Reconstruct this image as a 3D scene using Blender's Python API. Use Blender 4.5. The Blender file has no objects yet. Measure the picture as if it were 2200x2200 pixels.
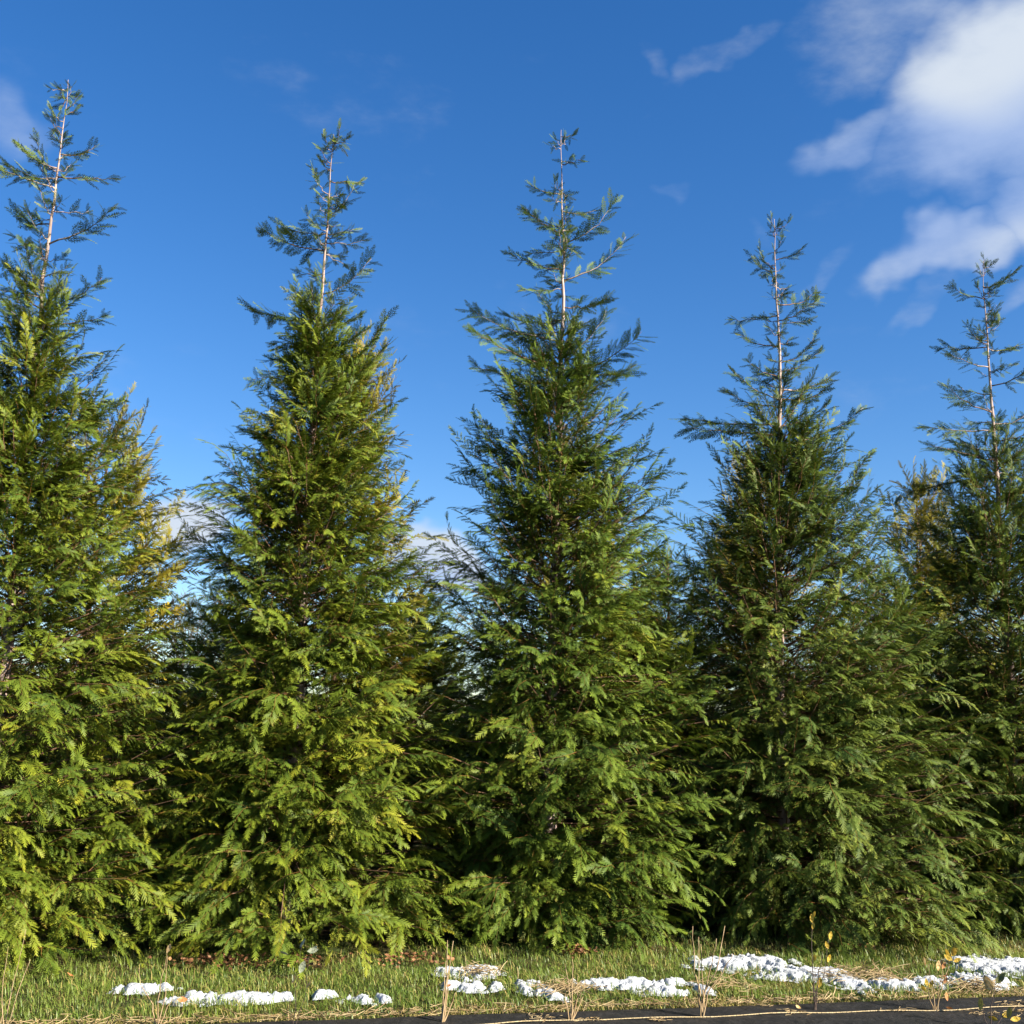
import bpy, math, random
import numpy as np
from mathutils import Vector, Matrix, noise as mnoise

scene = bpy.context.scene
COL = scene.collection
RNG = np.random.default_rng(11)
random.seed(5)

# ------------------------------------------------------------------ camera
cam = bpy.data.cameras.new('camera')
cam.sensor_width = 36.0
cam.lens = 18.0 / math.tan(math.radians(24.15))
cam.clip_end = 3000.0
camo = bpy.data.objects.new('camera', cam)
COL.objects.link(camo)
_p, _r = math.radians(10.6), math.radians(1.5)
_F = Vector((0, math.cos(_p), math.sin(_p)))
_U0 = Vector((0, -math.sin(_p), math.cos(_p)))
_R0 = Vector((1, 0, 0))
_U = _U0 * math.cos(_r) - _R0 * math.sin(_r)
_R = _R0 * math.cos(_r) + _U0 * math.sin(_r)
camo.matrix_world = Matrix(((_R.x, _U.x, -_F.x, 0), (_R.y, _U.y, -_F.y, 0), (_R.z, _U.z, -_F.z, 1.6), (0, 0, 0, 1)))
scene.camera = camo

# ------------------------------------------------------------------ exposure
scene.view_settings.view_transform = 'Standard'
scene.view_settings.look = 'None'
scene.view_settings.exposure = 1.72
scene.view_settings.gamma = 1.0
scene.view_settings.use_curve_mapping = False
scene.cycles.max_bounces = 4
scene.cycles.diffuse_bounces = 1
scene.cycles.glossy_bounces = 1
scene.cycles.transmission_bounces = 2
scene.cycles.caustics_reflective = False
scene.cycles.caustics_refractive = False

# ------------------------------------------------------------------ sun and sky
SUN_AZ_FROM_RIGHT = math.radians(28)      # behind the camera, to its right
SUN_EL = math.radians(30)
sdir = Vector((math.cos(SUN_EL) * math.cos(SUN_AZ_FROM_RIGHT), -math.cos(SUN_EL) * math.sin(SUN_AZ_FROM_RIGHT), math.sin(SUN_EL)))
sun = bpy.data.lights.new('sun', 'SUN')
sun.energy = 5.0
sun.angle = math.radians(0.5)
sun.color = (1.0, 0.92, 0.78)
suno = bpy.data.objects.new('sun', sun)
COL.objects.link(suno)
suno.location = (20, -20, 20)
suno.rotation_euler = (-sdir).to_track_quat('-Z', 'Y').to_euler()

world = bpy.data.worlds.new('World')
scene.world = world
world.use_nodes = True
world.cycles.sampling_method = 'NONE'
wt = world.node_tree
wt.nodes.clear()


def wn(t, **kw):
    n = wt.nodes.new(t)
    for k, v in kw.items():
        setattr(n, k, v)
    return n


def wlink(a, b):
    wt.links.new(a, b)


def wmath(op, a, b=None, clamp=False):
    n = wn('ShaderNodeMath', operation=op, use_clamp=clamp)
    for i, v in enumerate((a, b)):
        if v is None:
            continue
        if isinstance(v, (int, float)):
            n.inputs[i].default_value = v
        else:
            wlink(v, n.inputs[i])
    return n.outputs[0]


def wsmooth(v, lo, hi):
    n = wn('ShaderNodeMapRange', interpolation_type='SMOOTHSTEP')
    wlink(v, n.inputs[0])
    n.inputs[1].default_value = lo
    n.inputs[2].default_value = hi
    return n.outputs[0]


sky = wn('ShaderNodeTexSky', sky_type='NISHITA', sun_disc=False, sun_elevation=SUN_EL,
         sun_rotation=math.atan2(sdir.x, sdir.y), altitude=300.0, air_density=1.0, dust_density=0.3, ozone_density=3.0)
hs = wn('ShaderNodeHueSaturation')
hs.inputs['Hue'].default_value = 0.508
hs.inputs['Saturation'].default_value = 1.31
hs.inputs['Value'].default_value = 1.08
wlink(sky.outputs[0], hs.inputs['Color'])
tc = wn('ShaderNodeTexCoord')
DIR = tc.outputs['Generated']


def skydir(az, el):
    az, el = math.radians(az), math.radians(el)
    return Vector((math.cos(el) * math.sin(az), math.cos(el) * math.cos(az), math.sin(el)))


def blob(az, el, hw, hh, ang):
    """soft elliptical lobe of cloud cover round a direction of the sky"""
    c = skydir(az, el)
    right = Vector((0, 0, 1)).cross(c).normalized() * -1
    up = right.cross(c).normalized()
    if up.z < 0:
        up = -up
    a = math.radians(ang)
    u = right * math.cos(a) + up * math.sin(a)
    v = up * math.cos(a) - right * math.sin(a)
    q = []
    for ax, h in ((u, hw), (v, hh)):
        ax = ax / math.radians(h)
        dt = wn('ShaderNodeVectorMath', operation='DOT_PRODUCT')
        wlink(warp, dt.inputs[0])
        dt.inputs[1].default_value = ax
        q.append(wmath('SUBTRACT', dt.outputs['Value'], ax.dot(c)))
    r2 = wmath('ADD', wmath('MULTIPLY', q[0], q[0]), wmath('MULTIPLY', q[1], q[1]))
    return wsmooth(r2, 1.35, 0.0)


def wnoise(vec, scale, detail, rough, dist=0.0):
    n = wn('ShaderNodeTexNoise')
    wlink(vec, n.inputs['Vector'])
    n.inputs['Scale'].default_value = scale
    n.inputs['Detail'].default_value = detail
    n.inputs['Roughness'].default_value = rough
    n.inputs['Distortion'].default_value = dist
    return n


# domain warp makes the edges of the clouds ragged
wz = wnoise(DIR, 13.0, 3.0, 0.6)
wsub = wn('ShaderNodeVectorMath', operation='SUBTRACT')
wlink(wz.outputs['Color'], wsub.inputs[0])
wsub.inputs[1].default_value = (0.5, 0.5, 0.5)
wsc = wn('ShaderNodeVectorMath', operation='SCALE')
wlink(wsub.outputs[0], wsc.inputs[0])
wsc.inputs['Scale'].default_value = 0.07
wadd = wn('ShaderNodeVectorMath', operation='ADD')
wlink(DIR, wadd.inputs[0])
wlink(wsc.outputs[0], wadd.inputs[1])
warp = wadd.outputs[0]
stretch = wn('ShaderNodeMapping')
stretch.inputs['Rotation'].default_value = (0, math.radians(25), 0)
stretch.inputs['Scale'].default_value = (1.0, 1.0, 2.2)
wlink(DIR, stretch.inputs['Vector'])
fbm = wnoise(stretch.outputs[0], 6.5, 6.0, 0.60).outputs[0]

CLOUDS = [(25.5, 29.0, 7.2, 4.8, 15, 1.1), (20.5, 33.5, 6.5, 3.2, 20, 0.45), (18.0, 28.3, 3.4, 1.2, 20, 0.62),
          (27.0, 24.4, 3.0, 3.0, 30, 0.95), (21.8, 22.7, 4.4, 1.6, 15, 1.0), (20.7, 20.5, 2.4, 0.8, 35, 0.38),
          (24.8, 20.3, 2.3, 1.0, 30, 0.45), (11.2, 32.4, 3.6, 0.8, 20, 0.36), (7.0, 32.6, 1.2, 0.8, -40, 0.26),
          (8.0, 26.0, 1.2, 0.7, 0, 0.34), (12.4, 24.1, 1.0, 0.9, 40, 0.3), (15.6, 22.4, 1.9, 0.6, 30, 0.30),
          (20.7, 24.9, 1.0, 0.7, 20, 0.32), (-26.0, 26.4, 2.2, 1.5, -30, 0.42), (-16.0, 9.8, 2.6, 1.7, 0, 1.2),
          (-3.8, 8.0, 2.9, 1.7, -8, 1.2),
          # the same broken cloud goes on round the rest of the sky
          (70, 27, 12, 5, 15, 0.9), (150, 26, 11, 4, -10, 0.85), (-80, 24, 9, 4, 10, 0.8), (-140, 24, 10, 4, -8, 0.8)]
cover = None
for az, el, hw, hh, ang, wgt in CLOUDS:
    b = wmath('MULTIPLY', blob(az, el, hw, hh, ang), wgt)
    cover = b if cover is None else wmath('MAXIMUM', cover, b)
dens = wmath('ADD', wmath('MULTIPLY', cover, 1.0), wmath('MULTIPLY', wmath('SUBTRACT', fbm, 0.5), 1.5))
mask = wsmooth(dens, 0.08, 1.2)
mask = wmath('MULTIPLY', mask, 0.97)
# thick parts of the cloud are white where lit, blue grey where they shade themselves
shade = wsmooth(wnoise(stretch.outputs[0], 3.2, 2.0, 0.5).outputs[0], 0.38, 0.58)
ccol = wn('ShaderNodeMix', data_type='RGBA')
wlink(shade, ccol.inputs['Factor'])
ccol.inputs['A'].default_value = (2.3, 3.1, 4.9, 1)
ccol.inputs['B'].default_value = (4.15, 4.6, 5.2, 1)
smix = wn('ShaderNodeMix', data_type='RGBA')
wlink(mask, smix.inputs['Factor'])
wlink(hs.outputs[0], smix.inputs['A'])
wlink(ccol.outputs['Result'], smix.inputs['B'])
bg = wn('ShaderNodeBackground')
wlink(smix.outputs['Result'], bg.inputs['Color'])
bg.inputs['Strength'].default_value = 0.052
wo = wn('ShaderNodeOutputWorld')
wlink(bg.outputs[0], wo.inputs['Surface'])


# ------------------------------------------------------------------ helpers
def tag(o, label=None, cat=None, group=None, kind=None):
    if label:
        o['label'] = label
    if cat:
        o['category'] = cat
    if group:
        o['group'] = group
    if kind:
        o['kind'] = kind
    return o


def empty(name, loc):
    o = bpy.data.objects.new(name, None)
    o.empty_display_size = 0.1
    o.location = loc
    COL.objects.link(o)
    return o


def tri_mesh(name, V, F, attr=None, smooth=False):
    V = np.asarray(V, np.float32).reshape(-1, 3)
    F = np.asarray(F, np.int32).reshape(-1, 3)
    me = bpy.data.meshes.new(name)
    me.vertices.add(len(V))
    me.vertices.foreach_set('co', V.ravel())
    me.loops.add(F.size)
    me.loops.foreach_set('vertex_index', F.ravel())
    me.polygons.add(len(F))
    me.polygons.foreach_set('loop_start', np.arange(0, F.size, 3, dtype=np.int32))
    if smooth:
        me.polygons.foreach_set('use_smooth', np.ones(len(F), bool))
    me.update(calc_edges=True)
    if attr is not None:
        a = me.color_attributes.new('tint', 'FLOAT_COLOR', 'POINT')
        c = np.ones((len(V), 4), np.float32)
        c[:, :attr.shape[1]] = attr
        a.data.foreach_set('color', c.ravel())
    return me


def mk(name, V, F, mat, parent=None, attr=None, smooth=False, loc=None):
    o = bpy.data.objects.new(name, tri_mesh(name, V, F, attr, smooth))
    o.data.materials.append(mat)
    COL.objects.link(o)
    if parent is not None:
        o.parent = parent
    if loc is not None:
        o.location = loc
    return o


class Soup:
    """collects triangle pieces for one mesh"""

    def __init__(self):
        self.V, self.F, self.A, self.n = [], [], [], 0

    def add(self, V, F, A=None):
        V = np.asarray(V, float)
        self.V.append(V)
        self.F.append(np.asarray(F, np.int64) + self.n)
        if A is not None:
            self.A.append(np.asarray(A, float))
        self.n += len(V)

    def get(self):
        return np.concatenate(self.V), np.concatenate(self.F), (np.concatenate(self.A) if self.A else None)


def tube(P, R, sides=5, cap=True):
    P = np.asarray(P, float)
    R = np.asarray(R, float)
    T = np.gradient(P, axis=0)
    T /= np.linalg.norm(T, axis=1)[:, None] + 1e-9
    ref = np.array([0.31, 0.95, 0.11]) if abs(T[0][1]) < 0.8 else np.array([1.0, 0.1, 0.2])
    rings = []
    for p, t, r in zip(P, T, R):
        a = ref - t * (ref @ t)
        a /= np.linalg.norm(a)
        b = np.cross(t, a)
        ref = a
        th = np.arange(sides) / sides * 2 * math.pi
        rings.append(p + r * (np.cos(th)[:, None] * a + np.sin(th)[:, None] * b))
    V = np.concatenate(rings)
    F = []
    for i in range(len(P) - 1):
        for j in range(sides):
            a, b = i * sides + j, i * sides + (j + 1) % sides
            F += [(a, b, b + sides), (a, b + sides, a + sides)]
    if cap:
        e = (len(P) - 1) * sides
        F += [(e, e + j, e + j + 1) for j in range(1, sides - 1)]
        F += [(0, j + 1, j) for j in range(1, sides - 1)]
    return V, np.array(F)


def bez(a, b, c, n):
    t = np.linspace(0, 1, n)[:, None]
    return (1 - t) ** 2 * np.asarray(a) + 2 * t * (1 - t) * np.asarray(b) + t * t * np.asarray(c)


def unit(v):
    v = np.asarray(v, float)
    return v / (np.linalg.norm(v) + 1e-9)


def frame(x, z):
    """rotation whose columns are x, y, z with z made square to x"""
    x = unit(x)
    z = unit(np.asarray(z, float) - x * (x @ np.asarray(z, float)))
    return np.stack([x, np.cross(z, x), z], axis=1)


def rotm(axis, a):
    return np.array(Matrix.Rotation(a, 3, Vector(axis)))


def fbm2(x, y, s, seed=0.0, octv=4):
    return mnoise.fractal(Vector((x * s, y * s, seed)), 0.8, 2.0, octv)


# ------------------------------------------------------------------ materials
def newmat(name):
    m = bpy.data.materials.new(name)
    m.use_nodes = True
    nt = m.node_tree
    nt.nodes.clear()
    return m, nt


def N(nt, t, **kw):
    n = nt.nodes.new(t)
    for k, v in kw.items():
        setattr(n, k, v)
    return n


def mixc(nt, f, a, b):
    n = N(nt, 'ShaderNodeMix', data_type='RGBA')
    for s, v in (('Factor', f), ('A', a), ('B', b)):
        if isinstance(v, (int, float)):
            n.inputs[s].default_value = v
        elif isinstance(v, tuple):
            n.inputs[s].default_value = (*v, 1)
        else:
            nt.links.new(v, n.inputs[s])
    return n.outputs['Result']


def noise_f(nt, scale, lo, hi, detail=4.0, coord='Object'):
    t = N(nt, 'ShaderNodeTexCoord')
    n = N(nt, 'ShaderNodeTexNoise')
    n.inputs['Scale'].default_value = scale
    n.inputs['Detail'].default_value = detail
    nt.links.new(t.outputs[coord], n.inputs['Vector'])
    r = N(nt, 'ShaderNodeMapRange')
    nt.links.new(n.outputs[0], r.inputs[0])
    r.inputs[1].default_value = lo
    r.inputs[2].default_value = hi
    return r.outputs[0]


def surface(nt, color, rough=0.6, spec=0.3, trans=0.0, transcol=None, bump=None, bump_d=0.01, sss=0.0):
    p = N(nt, 'ShaderNodeBsdfPrincipled')
    if isinstance(color, tuple):
        p.inputs['Base Color'].default_value = (*color, 1)
    else:
        nt.links.new(color, p.inputs['Base Color'])
    p.inputs['Roughness'].default_value = rough
    p.inputs['Specular IOR Level'].default_value = spec
    if sss:
        p.inputs['Subsurface Weight'].default_value = sss
        p.inputs['Subsurface Radius'].default_value = (0.02, 0.02, 0.025)
    if bump is not None:
        b = N(nt, 'ShaderNodeBump')
        b.inputs['Distance'].default_value = bump_d
        b.inputs['Strength'].default_value = 0.8
        nt.links.new(bump, b.inputs['Height'])
        nt.links.new(b.outputs[0], p.inputs['Normal'])
    out = N(nt, 'ShaderNodeOutputMaterial')
    sh = p.outputs[0]
    if trans:
        t = N(nt, 'ShaderNodeBsdfTranslucent')
        c = transcol if transcol is not None else color
        if isinstance(c, tuple):
            t.inputs['Color'].default_value = (*c, 1)
        else:
            nt.links.new(c, t.inputs['Color'])
        mx = N(nt, 'ShaderNodeMixShader')
        mx.inputs[0].default_value = trans
        nt.links.new(sh, mx.inputs[1])
        nt.links.new(t.outputs[0], mx.inputs[2])
        sh = mx.outputs[0]
    nt.links.new(sh, out.inputs['Surface'])


def foliage_mat(name, old, new, gold, brown=(0.20, 0.085, 0.025)):
    """tint: r = young growth plus painted-in sun (spray tips), g = chance of the spray, b = dead or woody"""
    m, nt = newmat(name)
    a = N(nt, 'ShaderNodeAttribute', attribute_name='tint')
    s = N(nt, 'ShaderNodeSeparateColor')
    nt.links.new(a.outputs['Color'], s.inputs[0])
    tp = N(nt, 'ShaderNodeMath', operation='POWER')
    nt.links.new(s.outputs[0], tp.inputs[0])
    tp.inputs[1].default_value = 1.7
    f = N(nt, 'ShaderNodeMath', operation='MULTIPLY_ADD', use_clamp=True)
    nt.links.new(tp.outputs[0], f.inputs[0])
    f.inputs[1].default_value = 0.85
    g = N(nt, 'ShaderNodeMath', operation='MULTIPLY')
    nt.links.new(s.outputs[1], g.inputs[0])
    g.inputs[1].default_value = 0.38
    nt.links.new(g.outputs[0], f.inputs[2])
    c = mixc(nt, f.outputs[0], old, new)  # young tips are yellower; the contrast also paints in sunlit ends and dark recesses
    gl = N(nt, 'ShaderNodeMapRange')
    nt.links.new(s.outputs[1], gl.inputs[0])
    gl.inputs[1].default_value = 0.70
    gl.inputs[2].default_value = 1.0
    gm = N(nt, 'ShaderNodeMath', operation='MULTIPLY')
    nt.links.new(gl.outputs[0], gm.inputs[0])
    nt.links.new(s.outputs[0], gm.inputs[1])
    c = mixc(nt, gm.outputs[0], c, gold)
    c = mixc(nt, s.outputs[2], c, brown)
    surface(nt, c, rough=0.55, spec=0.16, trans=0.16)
    return m


M = {}
M['fol_warm'] = foliage_mat('warm cedar foliage', (0.022, 0.056, 0.010), (0.225, 0.265, 0.018), (0.34, 0.28, 0.022))  # yellower mix paints in the warm sunlight on the trees that use it
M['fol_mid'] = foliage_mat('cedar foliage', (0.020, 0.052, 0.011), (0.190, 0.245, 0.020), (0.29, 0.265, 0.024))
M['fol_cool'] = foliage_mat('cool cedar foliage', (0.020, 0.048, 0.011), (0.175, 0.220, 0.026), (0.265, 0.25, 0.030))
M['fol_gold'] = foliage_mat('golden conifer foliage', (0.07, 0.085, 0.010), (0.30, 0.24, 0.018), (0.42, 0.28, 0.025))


def bark_mat(name, a, b, scale=30):
    m, nt = newmat(name)
    t = N(nt, 'ShaderNodeTexCoord')
    mp = N(nt, 'ShaderNodeMapping')
    mp.inputs['Scale'].default_value = (1, 1, 0.25)
    nt.links.new(t.outputs['Object'], mp.inputs['Vector'])
    n = N(nt, 'ShaderNodeTexNoise')
    n.inputs['Scale'].default_value = scale
    n.inputs['Detail'].default_value = 5
    nt.links.new(mp.outputs[0], n.inputs['Vector'])
    r = N(nt, 'ShaderNodeMapRange')
    nt.links.new(n.outputs[0], r.inputs[0])
    r.inputs[1].default_value = 0.35
    r.inputs[2].default_value = 0.68
    surface(nt, mixc(nt, r.outputs[0], a, b), 0.75, 0.2, bump=n.outputs[0], bump_d=0.006)
    return m


M['bark'] = bark_mat('pale pinkish bark', (0.20, 0.14, 0.115), (0.42, 0.325, 0.285))
M['twig'] = bark_mat('cedar twig', (0.10, 0.055, 0.032), (0.22, 0.13, 0.08), 60)
M['stem_tan'] = bark_mat('dry tan stem', (0.24, 0.16, 0.08), (0.42, 0.31, 0.18), 50)
M['stem_dark'] = bark_mat('dark young stem', (0.045, 0.032, 0.028), (0.10, 0.07, 0.055), 50)
M['grey_bark'] = bark_mat('grey bare wood', (0.10, 0.085, 0.075), (0.22, 0.18, 0.16), 8)


def ground_mat():
    m, nt = newmat('ground of turf and litter')
    f = noise_f(nt, 2.2, 0.42, 0.62, 6)
    g = noise_f(nt, 45, 0.3, 0.7, 5)
    c1 = mixc(nt, g, (0.022, 0.034, 0.009), (0.060, 0.075, 0.022))
    c2 = mixc(nt, g, (0.035, 0.024, 0.012), (0.10, 0.066, 0.030))
    surface(nt, mixc(nt, f, c1, c2), 0.9, 0.1, bump=g, bump_d=0.02)
    return m


M['ground'] = ground_mat()


def grass_mat():
    m, nt = newmat('lawn grass blade')
    a = N(nt, 'ShaderNodeAttribute', attribute_name='tint')
    s = N(nt, 'ShaderNodeSeparateColor')
    nt.links.new(a.outputs['Color'], s.inputs[0])
    c = mixc(nt, s.outputs[1], (0.050, 0.125, 0.014), (0.155, 0.225, 0.026))
    c = mixc(nt, s.outputs[2], c, (0.44, 0.33, 0.12))
    surface(nt, c, rough=0.45, spec=0.35, trans=0.3)
    return m


M['grass'] = grass_mat()


def litter_mat(name, a, b):
    m, nt = newmat(name)
    at = N(nt, 'ShaderNodeAttribute', attribute_name='tint')
    s = N(nt, 'ShaderNodeSeparateColor')
    nt.links.new(at.outputs['Color'], s.inputs[0])
    surface(nt, mixc(nt, s.outputs[1], a, b), 0.6, 0.25, trans=0.15)
    return m


M['litter'] = litter_mat('fallen leaf litter', (0.10, 0.040, 0.018), (0.32, 0.16, 0.07))
M['straw'] = litter_mat('dry straw', (0.26, 0.17, 0.075), (0.52, 0.40, 0.22))


def plain(name, a, b, scale, rough=0.6, spec=0.3, trans=0.0, bump_d=0.004, sss=0.0):
    m, nt = newmat(name)
    f = noise_f(nt, scale, 0.35, 0.65, 5)
    surface(nt, mixc(nt, f, a, b), rough, spec, trans=trans, bump=f, bump_d=bump_d, sss=sss)
    return m


M['snow'] = plain('old granular snow', (0.34, 0.37, 0.41), (0.48, 0.49, 0.49), 70, 0.6, 0.2, bump_d=0.004, sss=0.3)
M['leaf_yellow'] = plain('yellow leaf', (0.42, 0.26, 0.025), (0.55, 0.40, 0.06), 60, 0.5, 0.3, trans=0.3)
M['leaf_tan'] = plain('pale tan leaf', (0.45, 0.28, 0.10), (0.58, 0.42, 0.20), 60, 0.55, 0.3, trans=0.25)
M['leaf_olive'] = plain('olive leaf', (0.10, 0.11, 0.03), (0.19, 0.18, 0.05), 60, 0.45, 0.4, trans=0.2)
M['leaf_grey'] = plain('grey green leaf', (0.17, 0.20, 0.13), (0.30, 0.32, 0.22), 50, 0.6, 0.3, trans=0.2)
M['leaf_orange'] = plain('orange brown leaf', (0.34, 0.13, 0.04), (0.50, 0.24, 0.09), 60, 0.6, 0.3, trans=0.15)
M['twine'] = plain('tan twine', (0.36, 0.27, 0.14), (0.52, 0.42, 0.25), 90, 0.8, 0.1)


def fabric_mat():
    m, nt = newmat('black woven ground fabric')
    t = N(nt, 'ShaderNodeTexCoord')
    w = N(nt, 'ShaderNodeTexWave', wave_type='BANDS', bands_direction='X')
    w.inputs['Scale'].default_value = 60
    w.inputs['Distortion'].default_value = 1.0
    nt.links.new(t.outputs['Object'], w.inputs['Vector'])
    f = noise_f(nt, 9, 0.35, 0.7, 6)
    c = mixc(nt, f, (0.010, 0.010, 0.011), (0.022, 0.021, 0.021))
    d = noise_f(nt, 140, 0.66, 0.74, 2)
    c = mixc(nt, d, c, (0.09, 0.075, 0.055))
    wr = noise_f(nt, 22, 0.25, 0.75, 6)
    hm = N(nt, 'ShaderNodeMath', operation='MULTIPLY_ADD')
    nt.links.new(w.outputs['Fac'], hm.inputs[0])
    hm.inputs[1].default_value = 0.12
    nt.links.new(wr, hm.inputs[2])
    surface(nt, c, 0.55, 0.35, bump=hm.outputs[0], bump_d=0.012)
    return m


M['fabric'] = fabric_mat()


# ------------------------------------------------------------------ ground
ROW = unit((1.0, 0.262, 0.0))                 # the direction in which row and fabric run
NRM = np.array([-ROW[1], ROW[0], 0.0])        # away from the camera, square to the row


def fab_edge(x):
    return 6.845 + 0.242 * x                  # y of the fabric's far edge


def ground_z(x, y):
    return 0.006 * mnoise.noise(Vector((x * 0.9, y * 0.9, 2.0))) + 0.003 * mnoise.noise(Vector((x * 3.1, y * 3.1, 7.0)))


def build_ground():
    xs = np.concatenate([np.linspace(-1500, -30, 10), np.linspace(-14, 16, 151), np.linspace(32, 1500, 10)])
    ys = np.concatenate([np.linspace(-400, -20, 6), np.linspace(-4, 26, 151), np.linspace(40, 1600, 12)])
    V = []
    for y in ys:
        for x in xs:
            near = -14 < x < 16 and -4 < y < 26
            V.append((x, y, ground_z(x, y) if near else 0.0))
    nx = len(xs)
    F = []
    for j in range(len(ys) - 1):
        for i in range(nx - 1):
            a = j * nx + i
            F += [(a, a + 1, a + 1 + nx), (a, a + 1 + nx, a + nx)]
    o = mk('ground', V, F, M['ground'], smooth=True)
    tag(o, 'turf ground under the row of conifers', 'ground', kind='structure')


build_ground()


# ------------------------------------------------------------------ cedar sprays
def spray(rng, L, npair, lobes=False, wide=0.46, droop=0.25):
    """a flat lacy spray along +X, arching down: scale-leaf teeth set close along an axis, fingered at the edge; returns V, F, tip"""
    V, F, T = [], [], []
    ax = lambda s: np.array([L * s, 0.0, -droop * L * s * s])
    sp = 0.92 / npair
    for i in range(npair):
        for sg in (1, -1):
            s = 0.05 + sp * (i + (0.5 if sg > 0 else 0.0))
            prof = (0.50 + 1.1 * s) if s < 0.40 else 0.94 - 0.98 * (s - 0.40)
            an = math.radians(rng.uniform(36, 50) - 8 * s)
            l = L * wide * prof * rng.uniform(0.78, 1.18)
            d = np.array([math.cos(an), sg * math.sin(an), -0.12 - 0.7 * droop * s])
            h = sp * (0.22 if lobes else 0.46)
            k = len(V)
            V += [ax(max(0.0, s - h * 0.7)), ax(min(1.0, s + h * 1.3)), ax(s) + d * l]
            F += [(k, k + 1, k + 2)]
            T += [0.10 + 0.5 * s, 0.10 + 0.5 * s, 0.45 + 0.55 * s]
            if lobes:
                side = np.array([-d[1], d[0], 0.0])
                for q, (u, w) in enumerate(((0.30, 0.26), (0.42, -0.24), (0.60, 0.15))):
                    k = len(V)
                    V += [ax(s) + d * l * (u - 0.13), ax(s) + d * l * (u + 0.12), ax(s) + d * l * (u + 0.22) + side * l * w]
                    F += [(k, k + 1, k + 2)]
                    T += [0.3 + 0.4 * s, 0.3 + 0.4 * s, 0.45 + 0.55 * s]
    k = len(V)
    V += [ax(0.80) + (0, L * 0.02, 0), ax(0.80) - (0, L * 0.02, 0), ax(1.08)]
    F += [(k, k + 1, k + 2)]
    T += [0.6, 0.6, 1.0]
    if lobes:
        k = len(V)
        V += [ax(0.0) + (0, 0.016 * L, 0), ax(0.0) - (0, 0.016 * L, 0), ax(0.9)]
        F += [(k, k + 1, k + 2)]
        T += [0.2, 0.2, 0.5]
    return np.array(V), np.array(F), np.array(T)


def plume(rng, L, nspr, npair, lobes=False, arch=(0.28, 0.55), slen=(0.46, 0.22)):
    """an arching shoot along +X with sprays hanging from both sides; returns V, F, tint(tip, 0, wood)"""
    S = Soup()
    pts = [np.array([L * s, rng.normal(0, 0.008), L * (arch[0] * s - arch[1] * s * s)]) for s in np.linspace(0, 1, 4)]
    pts = np.array(pts)

    def at(s):
        x = s * 3
        i = min(2, int(x))
        return pts[i] + (pts[i + 1] - pts[i]) * (x - i), unit(pts[i + 1] - pts[i])
    V, F = tube(pts, np.linspace(0.0030, 0.0010, 4) * (L / 0.35), 3, cap=False)
    S.add(V, F, np.tile([0.3, 0.0, 0.85], (len(V), 1)) * np.linspace(1, 0.55, len(V))[:, None])
    for i in range(nspr):
        s = 0.10 + 0.84 * i / (nspr - 1)
        sg = 1 if i % 2 else -1
        p, t = at(s)
        l = L * (slen[0] + (slen[1] - slen[0]) * s) * rng.uniform(0.8, 1.2)
        yaw = sg * math.radians(rng.uniform(42, 66) - 14 * s)
        hor = np.array([math.cos(yaw), math.sin(yaw), 0.0])
        d = unit(t * 0.5 + hor * 0.9 + np.array([0, 0, -rng.uniform(0.05, 0.5)]))
        nz = unit(np.array([0.05, -sg * rng.uniform(-0.2, 0.7), 1.0]) + rng.normal(0, 0.18, 3))
        R = frame(d, nz)
        v, f, a = spray(rng, l, npair, lobes, droop=rng.uniform(0.12, 0.4))
        w = np.zeros(len(a))
        if rng.random() < 0.035:
            w[:] = np.clip((a - 0.4) * 1.3, 0, 0.85)
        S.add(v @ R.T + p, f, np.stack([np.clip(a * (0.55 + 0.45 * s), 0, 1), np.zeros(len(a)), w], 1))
    p, t = at(0.93)
    v, f, a = spray(rng, L * 0.34, npair + 1, lobes, droop=0.25)
    R = frame(t, (rng.normal(0, 0.2), rng.normal(0, 0.3), 1))
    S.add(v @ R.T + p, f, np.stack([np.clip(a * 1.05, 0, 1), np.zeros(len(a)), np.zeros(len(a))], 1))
    return S.get()


PL = 0.34
PLUMES = [plume(RNG, PL, int(RNG.integers(12, 15)), 5, slen=(0.33, 0.17), arch=(RNG.uniform(0.15, 0.4), RNG.uniform(0.35, 0.75))) for _ in range(14)]
UPRIGHT = [plume(RNG, PL, int(RNG.integers(12, 15)), 5, slen=(0.33, 0.17), arch=(RNG.uniform(-0.15, 0.1), RNG.uniform(-0.25, 0.1))) for _ in range(8)]
COARSE = [plume(RNG, PL, 7, 5, slen=(0.5, 0.28)) for _ in range(6)]
LSPRAY = [spray(RNG, 1.0, 8, True, wide=0.34, droop=RNG.uniform(-0.1, 0.25)) for _ in range(12)]


def scatter(soup, templates, items):
    """items: (template index, 3x3 rotation, scale, position, chance) -> triangles in soup"""
    by = {}
    for it in items:
        by.setdefault(it[0], []).append(it)
    for k, L in by.items():
        V, F, A = templates[k]
        R = np.stack([i[1] * i[2] for i in L])
        P = np.stack([i[3] for i in L])
        W = np.einsum('nij,vj->nvi', R, V) + P[:, None, :]
        n, v = W.shape[:2]
        FF = (F[None] + (np.arange(n) * v)[:, None, None]).reshape(-1, 3)
        AA = np.repeat(A[None], n, 0).copy()
        AA[:, :, 1] = np.array([i[4] for i in L])[:, None]
        soup.add(W.reshape(-1, 3), FF, AA.reshape(-1, 3))


def interp(tab, z):
    return float(np.interp(z, [t[0] for t in tab], [t[1] for t in tab]))


VIEW = unit((0.12, -1.0, 0.0))


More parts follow.
